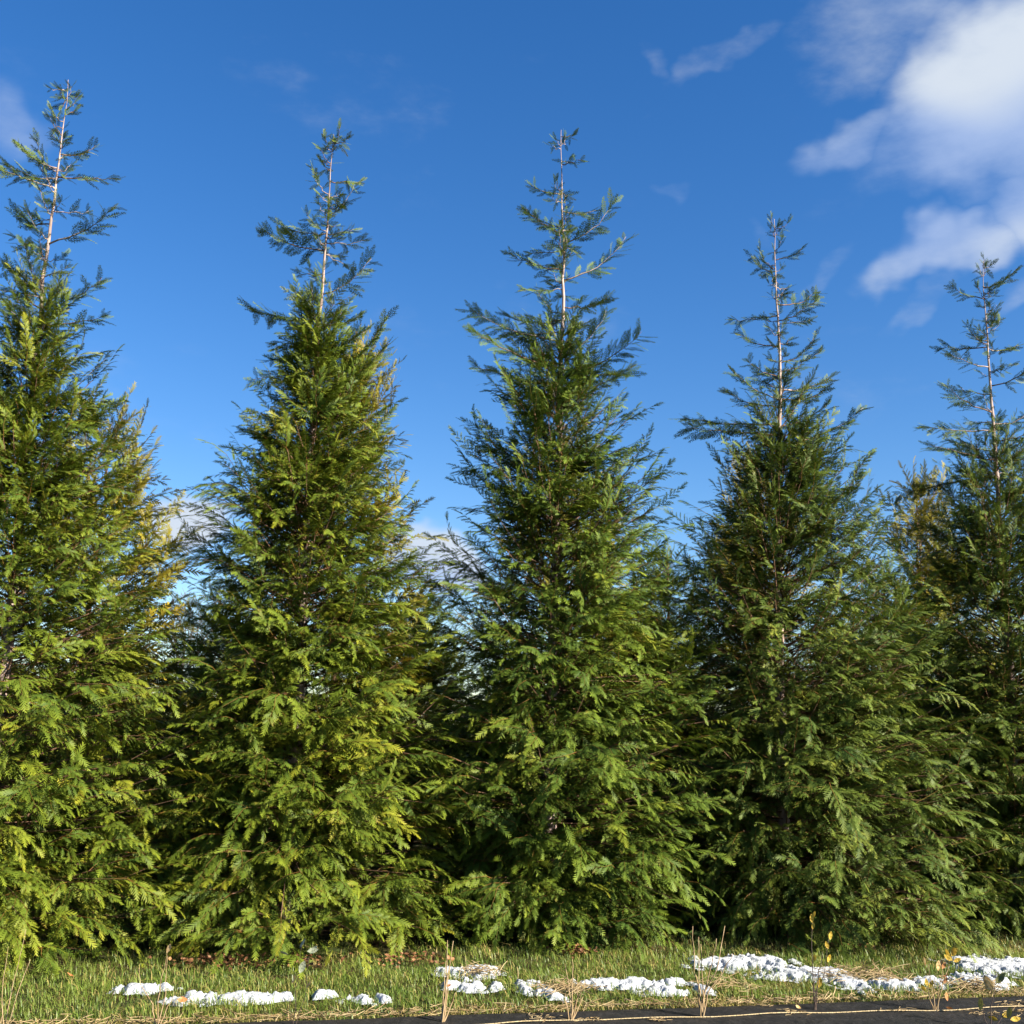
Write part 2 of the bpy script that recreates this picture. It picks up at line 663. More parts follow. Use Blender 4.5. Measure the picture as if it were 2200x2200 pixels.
def crown_items(rng, left, right, z0, z1, n_limb, sc=1.0, back=0.45, fade=None, per=(5, 8), top_el=50, shrink=1.0, wood=None, taper=0.0):
    """limbs all round the trunk, each carrying plumes on its outer half"""
    items_a, items_u = [], []
    tries = 0
    count = 0
    made = []
    rmax = max(max(t[1] for t in left), max(t[1] for t in right))
    while count < n_limb and tries < n_limb * 60:
        tries += 1
        zt = rng.uniform(z0, z1)
        phi = rng.uniform(-math.pi, math.pi)
        out = np.array([math.cos(phi), math.sin(phi), 0.0])
        c = (1 + math.cos(phi)) / 2
        c = c * c * (3 - 2 * c)
        Rr = (interp(left, zt) * (1 - c) + interp(right, zt) * c) * shrink * (1.20 if zt < 2 else 1.12 if zt < 3 else 1.05 if zt < 3.8 else 1.0)
        if taper:
            q = min(1.0, max(0.0, (zt - z1 + 1.1) / 1.1))
            Rr *= 1 - taper * q * q * (3 - 2 * q)
        if rng.random() > Rr / rmax + 0.28:
            continue
        facing = out @ VIEW
        if facing < -0.35 and rng.random() > back:
            continue
        if fade and zt > fade and rng.random() > 1 - 0.62 * (zt - fade) / (z1 - fade):
            continue
        tipp = np.array([out[0] * Rr, out[1] * Rr, zt])
        if any(abs(q[2] - zt) < 0.10 * sc and np.linalg.norm(q - tipp) < 0.105 * sc for q in made):
            continue
        made.append(tipp)
        count += 1
        h = zt / z1
        el = math.radians((4 + (top_el - 4) * h ** 1.3 if top_el > 0 else top_el) + rng.normal(0, 8))
        pl = PL * sc * rng.uniform(0.85, 1.2) * (1.0 - 0.40 * h * h)
        jit = rng.uniform(0.74, 1.12)
        re = max(0.10, Rr * jit - pl * 0.82 * math.cos(el))
        zl = zt - pl * 0.55 * math.sin(el)
        za = max(0.05, zl - re * math.tan(el) * 0.9)
        path = bez((0, 0, za), (out[0] * re * 0.55, out[1] * re * 0.55, za + (zl - za) * 0.35), (out[0] * re, out[1] * re, zl), 7)
        if wood is not None:
            v, f = tube(path, np.linspace(0.008, 0.0025, 7), 3, cap=False)
            wood.add(v, f)
        k = int(rng.integers(per[0], per[1] + 1)) + (2 if h > 0.66 else 0)
        ch0 = rng.random()
        for i in range(k):
            s = 1.0 if i == 0 else rng.uniform(0.40 - 0.22 * h, 0.98)
            x = s * 6
            j = min(5, int(x))
            p = path[j] + (path[j + 1] - path[j]) * (x - j)
            t = unit(path[j + 1] - path[j])
            yaw = 0.0 if i == 0 else (1 if i % 2 else -1) * math.radians(rng.uniform(22, 62))
            o2 = rotm((0, 0, 1), yaw + rng.normal(0, 0.15)) @ out
            e2 = el + rng.normal(0, 0.22) - (0.10 if i else 0)
            d = unit(o2 * math.cos(e2) + np.array([0, 0, math.sin(e2)]))
            nz = np.array([0, 0, 1.0]) + o2 * (0.55 * h + 0.1) + rng.normal(0, 0.42, 3)
            s2 = pl / PL * (1.0 if i == 0 else rng.uniform(0.72, 1.0))
            ch = float(np.clip(0.62 * ch0 + 0.38 * rng.random() , 0, 1))
            up = rng.random() < 0.15 + 0.7 * h * h
            it = (int(rng.integers(0, len(UPRIGHT if up else PLUMES))), frame(d, nz), s2, p, ch)
            (items_u if up else items_a).append(it)
    return items_a, items_u


def leader_branch(rng, tree, fol, z0, dx, zt, dy, off):
    """a separate bough on the bare leader: woody branch with its own sprays"""
    tip = np.array([dx, dy, zt])
    a = np.array([0.0, 0.0, z0])
    r = math.hypot(dx, dy)
    mid = np.array([dx * 0.62, dy * 0.62, z0 + (zt - z0) * 0.18 - 0.01])
    n = 9
    path = bez(a, mid, tip, n)
    path[1:-1] += rng.normal(0, 0.007, (n - 2, 3))
    path += off * np.linspace(1, 0.3, n)[:, None]
    L = float(np.linalg.norm(np.diff(path, axis=0), axis=1).sum())
    R = np.linspace(0.003 + 0.007 * L, 0.0011, n)
    V, F = tube(path, R, 5)
    b = mk('branch', V, F, M['bark' if rng.random() < 0.5 else 'twig'], tree, smooth=True)
    S = Soup()
    ns = max(5, int(L / 0.021))
    ch = rng.random() * 0.7
    dead = False
    twist = rng.normal(0, 0.35)
    for i in range(ns):
        s = 0.14 + 0.82 * i / (ns - 1)
        if s < 0.3 and rng.random() < 0.4:
            continue
        x = s * (n - 1)
        j = min(n - 2, int(x))
        p = path[j] + (path[j + 1] - path[j]) * (x - j)
        t = unit(path[j + 1] - path[j])
        sg = 1 if i % 2 else -1
        nz = rotm(tuple(t), twist) @ np.array([0, 0, 1.0])
        sd = unit(np.cross(nz, t))
        d = unit(t * rng.uniform(0.6, 0.95) + sd * sg * rng.uniform(0.5, 0.95) + np.array([0, 0, -rng.uniform(-0.35, 0.45)]))
        l = (0.085 + 0.24 * L) * (1.0 - 0.5 * s) * rng.uniform(0.6, 1.35)
        l = min(l, 0.18)
        v, f, a2 = LSPRAY[int(rng.integers(0, len(LSPRAY)))]
        Rm = frame(d, nz + rng.normal(0, 0.6, 3))
        A = np.stack([a2 * 0.8, np.full(len(a2), np.clip(ch + rng.normal(0, 0.15), 0, 1)), np.full(len(a2), 0.7 if dead else 0.0)], 1)
        S.add(v * l @ Rm.T + p, f, A)
    for _ in range(2):
        v, f, a2 = LSPRAY[int(rng.integers(0, len(LSPRAY)))]
        l = 0.06 + 0.05 * rng.random()
        Rm = frame(unit(path[-1] - path[-3]) + rng.normal(0, 0.2, 3), rng.normal(0, 1, 3) * 0.4 + (0, 0, 1))
        A = np.stack([a2, np.full(len(a2), ch), np.full(len(a2), 0.7 if dead else 0.0)], 1)
        S.add(v * l @ Rm.T + path[-2], f, A)
    v, f, A = S.get()
    mk('foliage', v, f, fol, b, attr=A)


def trunk_path(H, rng, wob=0.02):
    n = 40
    z = np.linspace(-0.03, H, n)
    P = np.stack([wob * np.sin(z * 1.3 + rng.uniform(0, 6)), wob * np.sin(z * 1.7 + rng.uniform(0, 6)), z], 1)
    k = rng.normal(0, 1, (n, 2)).cumsum(0)
    k -= np.linspace(0, 1, n)[:, None] * k[-1]
    P[:, :2] = P[:, :2] * np.linspace(0.2, 1, n)[:, None] + k * 0.0055 + rng.normal(0, 0.0025, (n, 2))
    return P


def trunk_mesh(P, H, r0):
    z = P[:, 2]
    R = r0 * np.clip(1 - z / H, 0, 1) ** 1.15 + 0.002
    return tube(P, R, 9)


TREES = [
    dict(loc=(-3.68, 8.40), H=6.62, fol='fol_warm', z1=4.95,
         limbs=[(6.53, -.09, 6.49), (6.45, -.05, 6.35), (6.37, .1, 6.48), (5.98, .23, 6.13), (5.86, -.33, 6.05), (5.83, -.22, 6.14), (5.79, .42, 5.83), (5.77, -.44, 5.91), (5.69, -.36, 5.74), (5.49, .25, 5.54), (5.38, -.38, 5.56), (5.21, .58, 5.45), (4.91, -.36, 5.06), (4.76, -.29, 4.75), (4.68, .49, 4.9), (4.53, .54, 4.59)],
         left=[(0, .95), (2, .9), (3.06, .62), (3.78, .56), (4.52, .5), (5.06, .34)],
         right=[(.1, 1.2), (1.08, 1.35), (1.74, 1.3), (2.07, 1.12), (2.75, 1.0), (3.28, .86), (3.63, .74), (3.99, .6), (4.25, .62), (4.55, .54), (4.74, .45), (5, .32)],
         label='yellow-green spire-topped conifer with a golden-edged conifer showing at its shoulder'),
    dict(loc=(-1.62, 8.95), H=6.50, fol='fol_warm', z1=5.15,
         limbs=[(6.41, .15, 6.42), (6.38, .08, 6.54), (6.38, -.06, 6.5), (6.22, -.09, 6.29), (6.07, .27, 6.13), (5.95, -.15, 6.19), (5.79, .23, 5.98), (5.77, .14, 5.87), (5.61, -.15, 5.74), (5.6, -.44, 5.77), (5.59, .24, 5.62), (5.51, .33, 5.56), (5.44, -.55, 5.65), (5.41, .16, 5.36), (5.24, -.25, 5.31), (5.06, .41, 5.35), (4.97, -.26, 5.16), (4.85, -.66, 5.07), (4.79, .31, 4.97), (4.54, -.43, 4.54), (4.48, .35, 4.81), (4.35, .56, 4.9), (4.35, -.49, 4.22), (4.23, .59, 4.62)],
         left=[(.03, .93), (.53, .94), (1.04, .84), (1.75, .79), (2.47, .81), (3.1, .82), (3.59, .80), (3.75, .66), (4.18, .46), (4.38, .36), (4.7, .36), (4.94, .42), (5.35, .2)],
         right=[(.08, 1.2), (.75, 1.12), (1.44, 1.06), (2.15, 1.07), (2.51, .94), (3.07, .85), (3.33, .82), (3.63, .66), (4.21, .55), (4.6, .48), (4.84, .44), (5.2, .28)],
         label='green conifer with forked leader tip, a golden column showing behind its flank'),
    dict(loc=(0.36, 9.45), H=6.88, fol='fol_mid', z1=5.1,
         limbs=[(6.81, .1, 6.83), (6.69, -.09, 6.71), (6.55, .18, 6.54), (6.25, -.06, 6.4), (6.25, -.27, 6.3), (6.1, .32, 6.2), (5.96, -.32, 6.2), (5.89, -.31, 6.06), (5.79, .45, 6.15), (5.76, .13, 5.64), (5.72, -.29, 5.72), (5.54, -.46, 5.71), (5.44, .57, 5.86), (5.35, -.33, 5.35), (5.19, .44, 5.4), (5.12, -.19, 5.35), (5.07, -.48, 5.2), (4.96, -.49, 5.01), (4.87, -.76, 5.03), (4.71, .39, 5.1), (4.63, .66, 4.73), (4.63, -.74, 4.84), (4.55, .67, 4.85), (4.47, -.73, 4.64), (4.39, .62, 4.57)],
         left=[(0, .71), (.35, .87), (1.06, 1.0), (1.8, 1.0), (2.57, .98), (2.88, .91), (3.36, .78), (3.76, .8), (4.09, .76), (4.58, .66), (4.84, .6), (5.05, .48), (5.57, .25)],
         right=[(-.06, .97), (.4, 1.08), (1.12, 1.18), (2.05, 1.14), (2.62, .97), (3.52, .9), (3.92, .83), (4.25, .74), (4.62, .62), (4.87, .54), (5.12, .4), (5.4, .28)],
         label='middle green conifer of the row, long straight pale leader with evenly spaced boughs'),
    dict(loc=(2.38, 9.95), H=6.30, fol='fol_cool', z1=4.8,
         limbs=[(6.19, .11, 6.26), (6.19, -.03, 6.32), (5.89, .24, 6.01), (5.81, -.13, 6.06), (5.78, -.21, 5.99), (5.63, -.09, 5.68), (5.46, .42, 5.68), (5.35, -.38, 5.38), (5.3, .33, 5.49), (5.27, .27, 5.28), (5.06, -.36, 5.21), (4.9, .37, 5.21), (4.82, .38, 5.04), (4.77, -.3, 4.9), (4.65, .56, 4.89), (4.56, .49, 4.73), (4.56, -.46, 4.81), (4.48, -.49, 4.62), (4.34, -.81, 4.48), (4.31, .47, 4.56), (4.23, -.86, 4.26), (4.14, .73, 4.47)],
         left=[(.1, .9), (1.48, .98), (2.27, .97), (2.88, .96), (3.29, .86), (3.5, .76), (3.72, .71), (4.1, .65), (4.36, .55), (4.81, .3), (5.16, .25)],
         right=[(-.06, 1.15), (.21, 1.40), (.77, 1.46), (1.54, 1.38), (2.12, 1.22), (2.73, 1.08), (3.18, 1.0), (3.55, .88), (3.72, .8), (3.88, .73), (4.18, .68), (4.48, .56), (4.87, .42), (5.18, .28)],
         label='broad-based green conifer behind the two largest snow patches'),
    dict(loc=(4.58, 10.60), H=6.24, fol='fol_cool', z1=4.55,
         limbs=[(6.17, .11, 6.22), (6.17, .01, 6.26), (5.96, .33, 6.16), (5.85, -.05, 5.99), (5.84, -.32, 5.97), (5.68, .1, 5.77), (5.53, .13, 5.72), (5.37, -.22, 5.55), (5.34, -.4, 5.39), (5.32, .42, 5.45), (5.13, -.42, 5.22), (4.94, .45, 5.21), (4.86, -.28, 4.93), (4.67, -.55, 4.86), (4.56, .51, 4.8), (4.49, -.66, 4.55), (4.39, .43, 4.5), (4.29, -.39, 4.45), (4.21, .66, 4.34), (4.21, -.75, 4.25), (4.04, -.84, 3.92)],
         left=[(.11, .81), (1.11, .85), (2.37, .89), (3.02, .89), (3.41, .86), (3.68, .76), (4.14, .62), (4.56, .46), (4.79, .36)],
         right=[(.16, 1.22), (1.16, 1.17), (2.42, 1.05), (3.46, .78), (4.17, .65), (4.81, .4)],
         label='shaded dark green conifer at the far end of the row, fewest boughs on its leader'),
]


def build_tree(spec, idx):
    rng = np.random.default_rng(100 + idx)
    x, y = spec['loc']
    t = empty('conifer_tree', (x, y, ground_z(x, y)))
    tag(t, spec['label'], 'tree', 'row of spire-topped green conifers')
    TP = trunk_path(spec['H'], rng)
    V, F = trunk_mesh(TP, spec['H'], 0.062)
    off = lambda z: np.array([np.interp(z, TP[:, 2], TP[:, 0]), np.interp(z, TP[:, 2], TP[:, 1]), 0.0])
    mk('trunk', V, F, M['bark'], t, smooth=True)
    fol = M[spec['fol']]
    S, W = Soup(), Soup()
    a, u = crown_items(rng, spec['left'], spec['right'], 0.12, spec['z1'], 370, back=0.05, fade=spec['z1'] - 0.9, per=(5, 7), taper=0.36, wood=W)
    scatter(S, PLUMES, a)
    scatter(S, UPRIGHT, u)
    # drooping skirt that reaches the grass
    a, u = crown_items(rng, spec['left'], spec['right'], 0.06, 0.5, 26, back=0.05, per=(4, 5), top_el=-6, wood=W)
    scatter(S, PLUMES, a + [(i[0], *i[1:]) for i in u])
    # inner shade foliage nearer the trunk
    a, u = crown_items(rng, spec['left'], spec['right'], 0.3, spec['z1'] - 0.4, 105, sc=1.2, back=0.6, shrink=0.62, wood=W)
    scatter(S, COARSE, [(i[0] % 6, *i[1:]) for i in a + u])
    v, f, A = S.get()
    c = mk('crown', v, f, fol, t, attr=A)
    tag(c, kind='stuff')
    v, f, _ = W.get()
    tag(mk('limbs', v, f, M['twig'], t), kind='stuff')
    for z0, dx, zt in spec['limbs']:
        leader_branch(rng, t, fol, z0, dx, zt, rng.uniform(-0.55, 0.55) * (abs(dx) + 0.05), off(z0))
    zs = sorted(l[0] for l in spec['limbs'])
    H = spec['H']
    for dx, dz, dy in ((0.035, -0.05, 0.02), (-0.045, -0.10, -0.02)):
        leader_branch(rng, t, fol, H - 0.16, dx, H + dz, dy, off(H - 0.16))
    for k in range(10):
        z0 = H - 0.25 - 1.3 * rng.random()
        r = rng.uniform(0.05, 0.13)
        ph = rng.uniform(-math.pi, math.pi)
        leader_branch(rng, t, fol, z0, r * math.cos(ph), z0 + r * rng.uniform(0.3, 1.1), r * math.sin(ph), off(z0))
    for k in range(30):
        z0 = zs[0] - 0.2 + (zs[-1] - zs[0]) * rng.random() ** 1.35
        r = (0.06 + 0.30 * (spec['H'] - z0) / 2.0) * rng.uniform(0.45, 1.0)
        ph = rng.choice([-1, 1]) * rng.uniform(0.5, 2.6)
        leader_branch(rng, t, fol, z0, r * math.cos(ph), z0 + r * rng.uniform(0.1, 0.9), r * math.sin(ph), off(z0))
    return t


for i, spec in enumerate(TREES):
    build_tree(spec, i)


# ------------------------------------------------------------------ golden conifers behind the row
def back_tree(H, prof, seed, fol):
    rng = np.random.default_rng(seed)
    t = empty('golden_conifer', (0, 0, 0))
    V, F = trunk_mesh(trunk_path(H - 0.45, rng), H - 0.45, 0.07)
    mk('trunk', V, F, M['twig'], t, smooth=True)
    S, W = Soup(), Soup()
    a, u = crown_items(rng, prof, prof, 0.2, H - 0.30, 210, sc=1.5, back=0.25, per=(4, 6), top_el=64, wood=W)
    scatter(S, COARSE, [(i[0] % 6, *i[1:]) for i in a])
    scatter(S, UPRIGHT, u)
    v, f, A = S.get()
    tag(mk('crown', v, f, M[fol], t, attr=A), kind='stuff')
    v, f, _ = W.get()
    tag(mk('limbs', v, f, M['twig'], t), kind='stuff')
    return t


def copy_tree(o, parent=None):
    c = o.copy()
    COL.objects.link(c)
    c.parent = parent
    for ch in list(o.children):
        copy_tree(ch, c)
    return c


PA = [(0, 1.1), (1.2, 1.15), (2.4, 1.0), (3.3, .78), (4.0, .58), (4.5, .36), (4.9, .12)]
PB = [(0, 1.1), (1.5, 1.1), (2.6, .95), (3.3, .78), (4.2, .58), (4.9, .46), (5.4, .36), (5.8, .12)]
ga = back_tree(4.9, PA, 301, 'fol_gold')
gb = back_tree(5.8, PB, 302, 'fol_gold')
for src, x, y, rz, first, lab in ((ga, -4.02, 11.0, 0.0, True, 'golden-edged conifer peeking out behind the yellow-green spire-topped conifer'),
                                  (gb, -1.72, 11.3, 0.0, True, 'columnar golden conifer behind the forked-tip green conifer'),
                                  (ga, 0.55, 12.0, 2.1, False, 'golden conifer almost hidden behind the middle green conifer'),
                                  (ga, 2.75, 12.5, 4.0, False, 'golden conifer almost hidden behind the broad-based green conifer'),
                                  (ga, 4.75, 13.1, 1.1, False, 'golden conifer almost hidden behind the shaded end conifer'),
                                  (ga, -6.1, 10.5, 3.0, False, 'golden conifer mostly hidden behind the yellow-green spire-topped conifer')):
    o = src if first else copy_tree(src)
    o.location = (x, y, ground_z(x, y))
    o.rotation_euler = (0, 0, rz)
    tag(o, lab, 'tree', 'golden conifers behind the row')

for x, y, rz, sc, lab in ((-0.95, 12.0, 0.7, .62, 'short dark green conifer behind the gap beside the middle green conifer'),
                          (-3.0, 12.4, 2.6, .66, 'short dark green conifer behind the gap beside the forked-tip conifer'),
                          (1.66, 12.1, 4.4, .76, 'short dark green conifer behind the gap beside the broad-based conifer'),
                          (4.0, 12.2, 5.3, .74, 'short dark green conifer behind the gap beside the shaded end conifer')):
    o = copy_tree(ga)
    o.name = 'short_conifer'
    o.location = (x, y, ground_z(x, y))
    o.rotation_euler = (0, 0, rz)
    o.scale = (sc * 1.5, sc * 1.4, sc)
    for ch in o.children:
        if ch.name.startswith('crown'):
            ch.material_slots[0].link = 'OBJECT'
            ch.material_slots[0].material = M['fol_mid']
    tag(o, lab, 'tree', 'short conifers behind the gaps')

for k in range(9):
    o = copy_tree(ga)
    o.name = 'hedge_conifer'
    o.location = (-7.5 + 1.95 * k + 0.2 * math.sin(k * 5.0), 15.6 + 0.5 * k, 0)
    o.rotation_euler = (0, 0, 1.3 * k)
    o.scale = (1.15, 1.15, 0.66 + 0.03 * math.sin(k * 3.0))
    for ch in o.children:
        if ch.name.startswith('crown'):
            ch.material_slots[0].link = 'OBJECT'
            ch.material_slots[0].material = M['fol_mid']
    tag(o, 'low dark conifer in a hedge line far behind the row', 'tree', 'low hedge line behind')


# ------------------------------------------------------------------ bare trees far behind
def bare_tree(x, y, H, seed, label):
    rng = np.random.default_rng(seed)
    t = empty('bare_tree', (x, y, 0))
    tag(t, label, 'tree', 'bare trees far behind the conifers')
    V, F = tube(np.stack([np.zeros(8), np.zeros(8), np.linspace(-0.05, H * 0.55, 8)], 1) + rng.normal(0, 0.04, (8, 3)) * [[1, 1, 0]], np.linspace(0.16, 0.06, 8), 7)
    mk('trunk', V, F, M['grey_bark'], t)
    S = Soup()

    def grow(p, d, L, r, lev):
        q = p + d * L
        S.add(*tube(bez(p, p + d * L * 0.5 + rng.normal(0, 0.08, 3) * L, q, 4), np.linspace(r, r * 0.6, 4), 3, cap=False))
        if lev == 0:
            return
        for _ in range(4):
            s = rng.uniform(0.35, 1.0)
            nd = unit(d + rng.normal(0, 0.55, 3) + np.array([0, 0, 0.25]))
            grow(p + d * L * s, nd, L * rng.uniform(0.5, 0.72), r * 0.55, lev - 1)
    for k in range(9):
        ph = k * 2.4
        d = unit((math.cos(ph), math.sin(ph), rng.uniform(0.7, 1.8)))
        grow(np.array([0, 0, H * (0.22 + 0.34 * k / 9)]), d, H * 0.26, 0.05, 3)
    v, f, _ = S.get()
    tag(mk('crown', v, f, M['grey_bark'], t), kind='stuff')


bare_tree(-11.3, 40, 6.6, 1, 'bare grey tree far off in the gap beside the golden-edged conifer')
bare_tree(-8.9, 43, 6.0, 2, 'smaller bare grey tree far off, mostly hidden by the forked-tip conifer')
bare_tree(13.6, 41, 7.4, 3, 'bare grey tree far off in the gap beside the shaded end conifer')


# ------------------------------------------------------------------ snow
def snow_mesh(w, d, seed, ring=False, hmax=0.045):
    step = 0.012
    nx, ny = int(w * 1.5 / step) + 3, int(d * 1.5 / step) + 3
    H = np.zeros((ny, nx))
    for j in range(ny):
        for i in range(nx):
            x, y = (i - nx / 2) * step, (j - ny / 2) * step
            wx = x + 0.05 * mnoise.noise(Vector((x * 9, y * 9, seed + 3.3)))
            wy = y + 0.05 * mnoise.noise(Vector((x * 9, y * 9, seed + 8.1)))
            r = math.hypot(wx / (w * 0.56), wy / (d * 0.56))
            n = fbm2(x * 1.25, y * 0.6, 11, seed, 5)
            h = 0.9 - r * r + 1.0 * n + 0.30 * mnoise.noise(Vector((x * 38, y * 38, seed + 1)))
            if ring:
                h -= 1.5 * math.exp(-(((wx - w * 0.12) / (w * 0.22)) ** 2 + ((wy + d * 0.05) / (d * 0.22)) ** 2))
            H[j, i] = h
    V, F, ids = [], [], {}

    def vid(j, i):
        if (j, i) not in ids:
            x, y = (i - nx / 2) * step, (j - ny / 2) * step
            h = max(0.0, H[j, i])
            q = min(1.0, h / 0.9)
            z = 0.012 + (hmax + 0.012) * q * q * (3 - 2 * q) + 0.0025 * mnoise.noise(Vector((x * 30, y * 30, seed))) * (h > 0.05)
            ids[j, i] = len(V)
            V.append((x, y, z if h > 0 else 0.008))
        return ids[j, i]
    for j in range(ny - 1):
        for i in range(nx - 1):
            if max(H[j, i], H[j, i + 1], H[j + 1, i], H[j + 1, i + 1]) > 0.0:
                a, b, c, e = vid(j, i), vid(j, i + 1), vid(j + 1, i + 1), vid(j + 1, i)
                F += [(a, b, c), (a, c, e)]
    return V, F, H, nx, ny, step


SNOW = [(-2.12, 7.14, .36, .17, 0, 'flat strip of snow behind the thin bare shrub with one yellowish leaf'),
        (-1.74, 6.93, .30, .22, 0, 'ragged snow patch next to an orange fallen leaf'),
        (-1.45, 6.96, .52, .20, 0, 'long low snow patch in the grass near the fabric edge'),
        (-1.04, 7.11, .14, .13, 0, 'small snow patch behind the grey-leaved shrub'),
        (-0.80, 7.02, .19, .20, 0, 'lumpy small snow patch sloping toward the black fabric'),
        (-0.68, 7.05, .08, .10, 0, 'tiny snow lump beside the lumpy snow patch'),
        (-0.19, 7.84, .40, .32, 0, 'bright oval snow patch behind the tall tan stem'),
        (-0.17, 7.42, .17, .24, 0, 'ragged snow tail below the bright oval patch'),
        (-0.29, 7.45, .10, .16, 0, 'small broken snow bits beside the tall tan stem'),
        (-0.01, 7.43, .10, .15, 0, 'small half-melted snow lump in grass past the oval patch'),
        (0.19, 7.43, .20, .32, 1, 'hook-shaped snow patch wrapped round a grass tuft'),
        (0.33, 7.24, .17, .24, 0, 'rounded lumpy snow patch beside the multi-stemmed tan shrub'),
        (0.78, 7.61, .46, .20, 0, 'arched snow band in mid grass between two tan shrubs'),
        (1.01, 7.44, .30, .17, 0, 'thin end of snow trailing from the arched band'),
        (1.12, 7.69, .18, .15, 0, 'faint snow remnant above the arched band'),
        (1.28, 7.53, .11, .18, 0, 'small snow lump directly behind the spreading tan shrub'),
        (1.70, 8.37, .66, .44, 0, 'large sunlit snow patch near the broad-based conifer'),
        (2.04, 8.08, .60, .38, 0, 'large ragged snow patch crossing behind the thin dark shrub'),
        (2.27, 7.83, .22, .40, 0, 'lobed snow tongue ending the large ragged patch'),
        (2.56, 7.81, .30, .30, 0, 'humped snow patch beside dead straw'),
        (2.83, 7.89, .24, .26, 0, 'snow patch behind the yellow-leaved shrub'),
        (3.50, 8.55, .62, .55, 0, 'wide bright snow patch before the shaded end conifer'),
        (3.16, 7.98, .36, .34, 0, 'curved snow patch near the olive-leaved shrub')]
snow_disks = []
for k, (x, y, w, d, ring, lab) in enumerate(SNOW):
    big = w > 0.25
    V, F, H, nx, ny, st = snow_mesh(w, d, 10.0 + 3.7 * k, bool(ring), 0.020 if big else 0.016)
    o = mk('snow_patch', V, F, M['snow'], smooth=True, loc=(x, y, ground_z(x, y) + 0.004))
    o.rotation_euler = (0, 0, math.radians(13))
    tag(o, lab, 'snow', 'melting snow patches in the grass')
    snow_disks.append((x, y, H, nx, ny, st))

CS, SN = math.cos(math.radians(-13)), math.sin(math.radians(-13))


def in_snow(x, y):
    best = -1.0
    for sx, sy, H, nx, ny, st in snow_disks:
        dx, dy = x - sx, y - sy
        if abs(dx) > 0.6 or abs(dy) > 0.6:
            continue
        lx, ly = dx * CS - dy * SN, dx * SN + dy * CS
        i, j = int(lx / st + nx / 2), int(ly / st + ny / 2)
        if 0 <= i < nx and 0 <= j < ny:
            best = max(best, H[j, i])
    return best


# ------------------------------------------------------------------ grass
def build_grass(n=76000):
    rng = np.random.default_rng(77)
    S_V, S_A = [], []
    made = 0
    while made < n:
        x = rng.uniform(-5.2, 6.6)
        off = rng.uniform(0, 1) ** 1.25 * 2.9 - 0.03
        y = fab_edge(x) + off
        sn = in_snow(x, y)
        if sn > 0.12 and rng.random() < (0.82 if sn < 0.5 else 0.95):
            continue
        if off > 1.15 and rng.random() < (off - 1.15) * 0.8:
            continue
        cl = mnoise.noise(Vector((x * 2.3, y * 2.3, 4.0)))
        fine = mnoise.noise(Vector((x * 8, y * 8, 9.0)))
        dryz = mnoise.noise(Vector((x * 1.9, y * 2.6, 15.0)))
        if fine + 0.4 * cl < -0.32 and rng.random() < 0.6:
            continue
        edge = max(0.0, 1 - off / 0.16)
        p_dry = 0.10 + 0.60 * max(0, dryz) + 0.45 * edge
        dry = rng.random() < p_dry
        L = rng.uniform(0.035, 0.075) * (1 + 0.45 * cl) * (0.65 if edge > 0.3 else 1.0)
        if rng.random() < 0.04:
            L *= 1.6
        w = rng.uniform(0.0013, 0.0026)
        ph = rng.uniform(0, 2 * math.pi)
        lean = rng.uniform(0.25, 1.05) + (0.5 if dry else 0)
        ux, uy = math.cos(ph), math.sin(ph)
        bz = ground_z(x, y) - 0.004
        k1, k2 = L * lean * 0.28, L * lean
        mx, my, mz = x + ux * k1, y + uy * k1, bz + L * 0.55
        S_V += [(x - uy * w, y + ux * w, bz), (x + uy * w, y - ux * w, bz), (mx - uy * w * 0.85, my + ux * w * 0.85, mz), (mx + uy * w * 0.85, my - ux * w * 0.85, mz), (x + ux * k2, y + uy * k2, bz + L * (1 - 0.35 * min(1, lean)))]
        g = min(1.0, max(0.0, 0.5 + 0.5 * cl + rng.normal(0, 0.22)))
        S_A += [(0, g, rng.uniform(0.55, 1) if dry else rng.uniform(0, 0.22))] * 5
        made += 1
    F = np.array([(0, 1, 3), (0, 3, 2), (2, 3, 4)])
    FF = (F[None] + (np.arange(made) * 5)[:, None, None]).reshape(-1, 3)
    o = mk('grass', np.array(S_V), FF, M['grass'], attr=np.array(S_A))
    tag(o, 'short green and straw-coloured grass between fabric and conifers', 'grass', kind='stuff')


build_grass()


# ------------------------------------------------------------------ leaf litter and straw
def leaf_shape(L, W, curl=0.2):
    xs = np.array([0, 0.25, 0.55, 0.82, 1.0])
    ws = np.array([0.03, 0.42, 0.5, 0.3, 0.0]) * W
    V, F = [], []
    for x, w in zip(xs, ws):
        z = curl * L * (x - 0.5) ** 2
        V += [(x * L, w, z + curl * w * 0.8), (x * L, 0, z), (x * L, -w, z + curl * w * 0.8)]
    for i in range(4):
        a = 3 * i
        for j in (0, 1):
            F += [(a + j, a + j + 1, a + j + 4), (a + j, a + j + 4, a + j + 3)]
    return np.array(V), np.array(F)


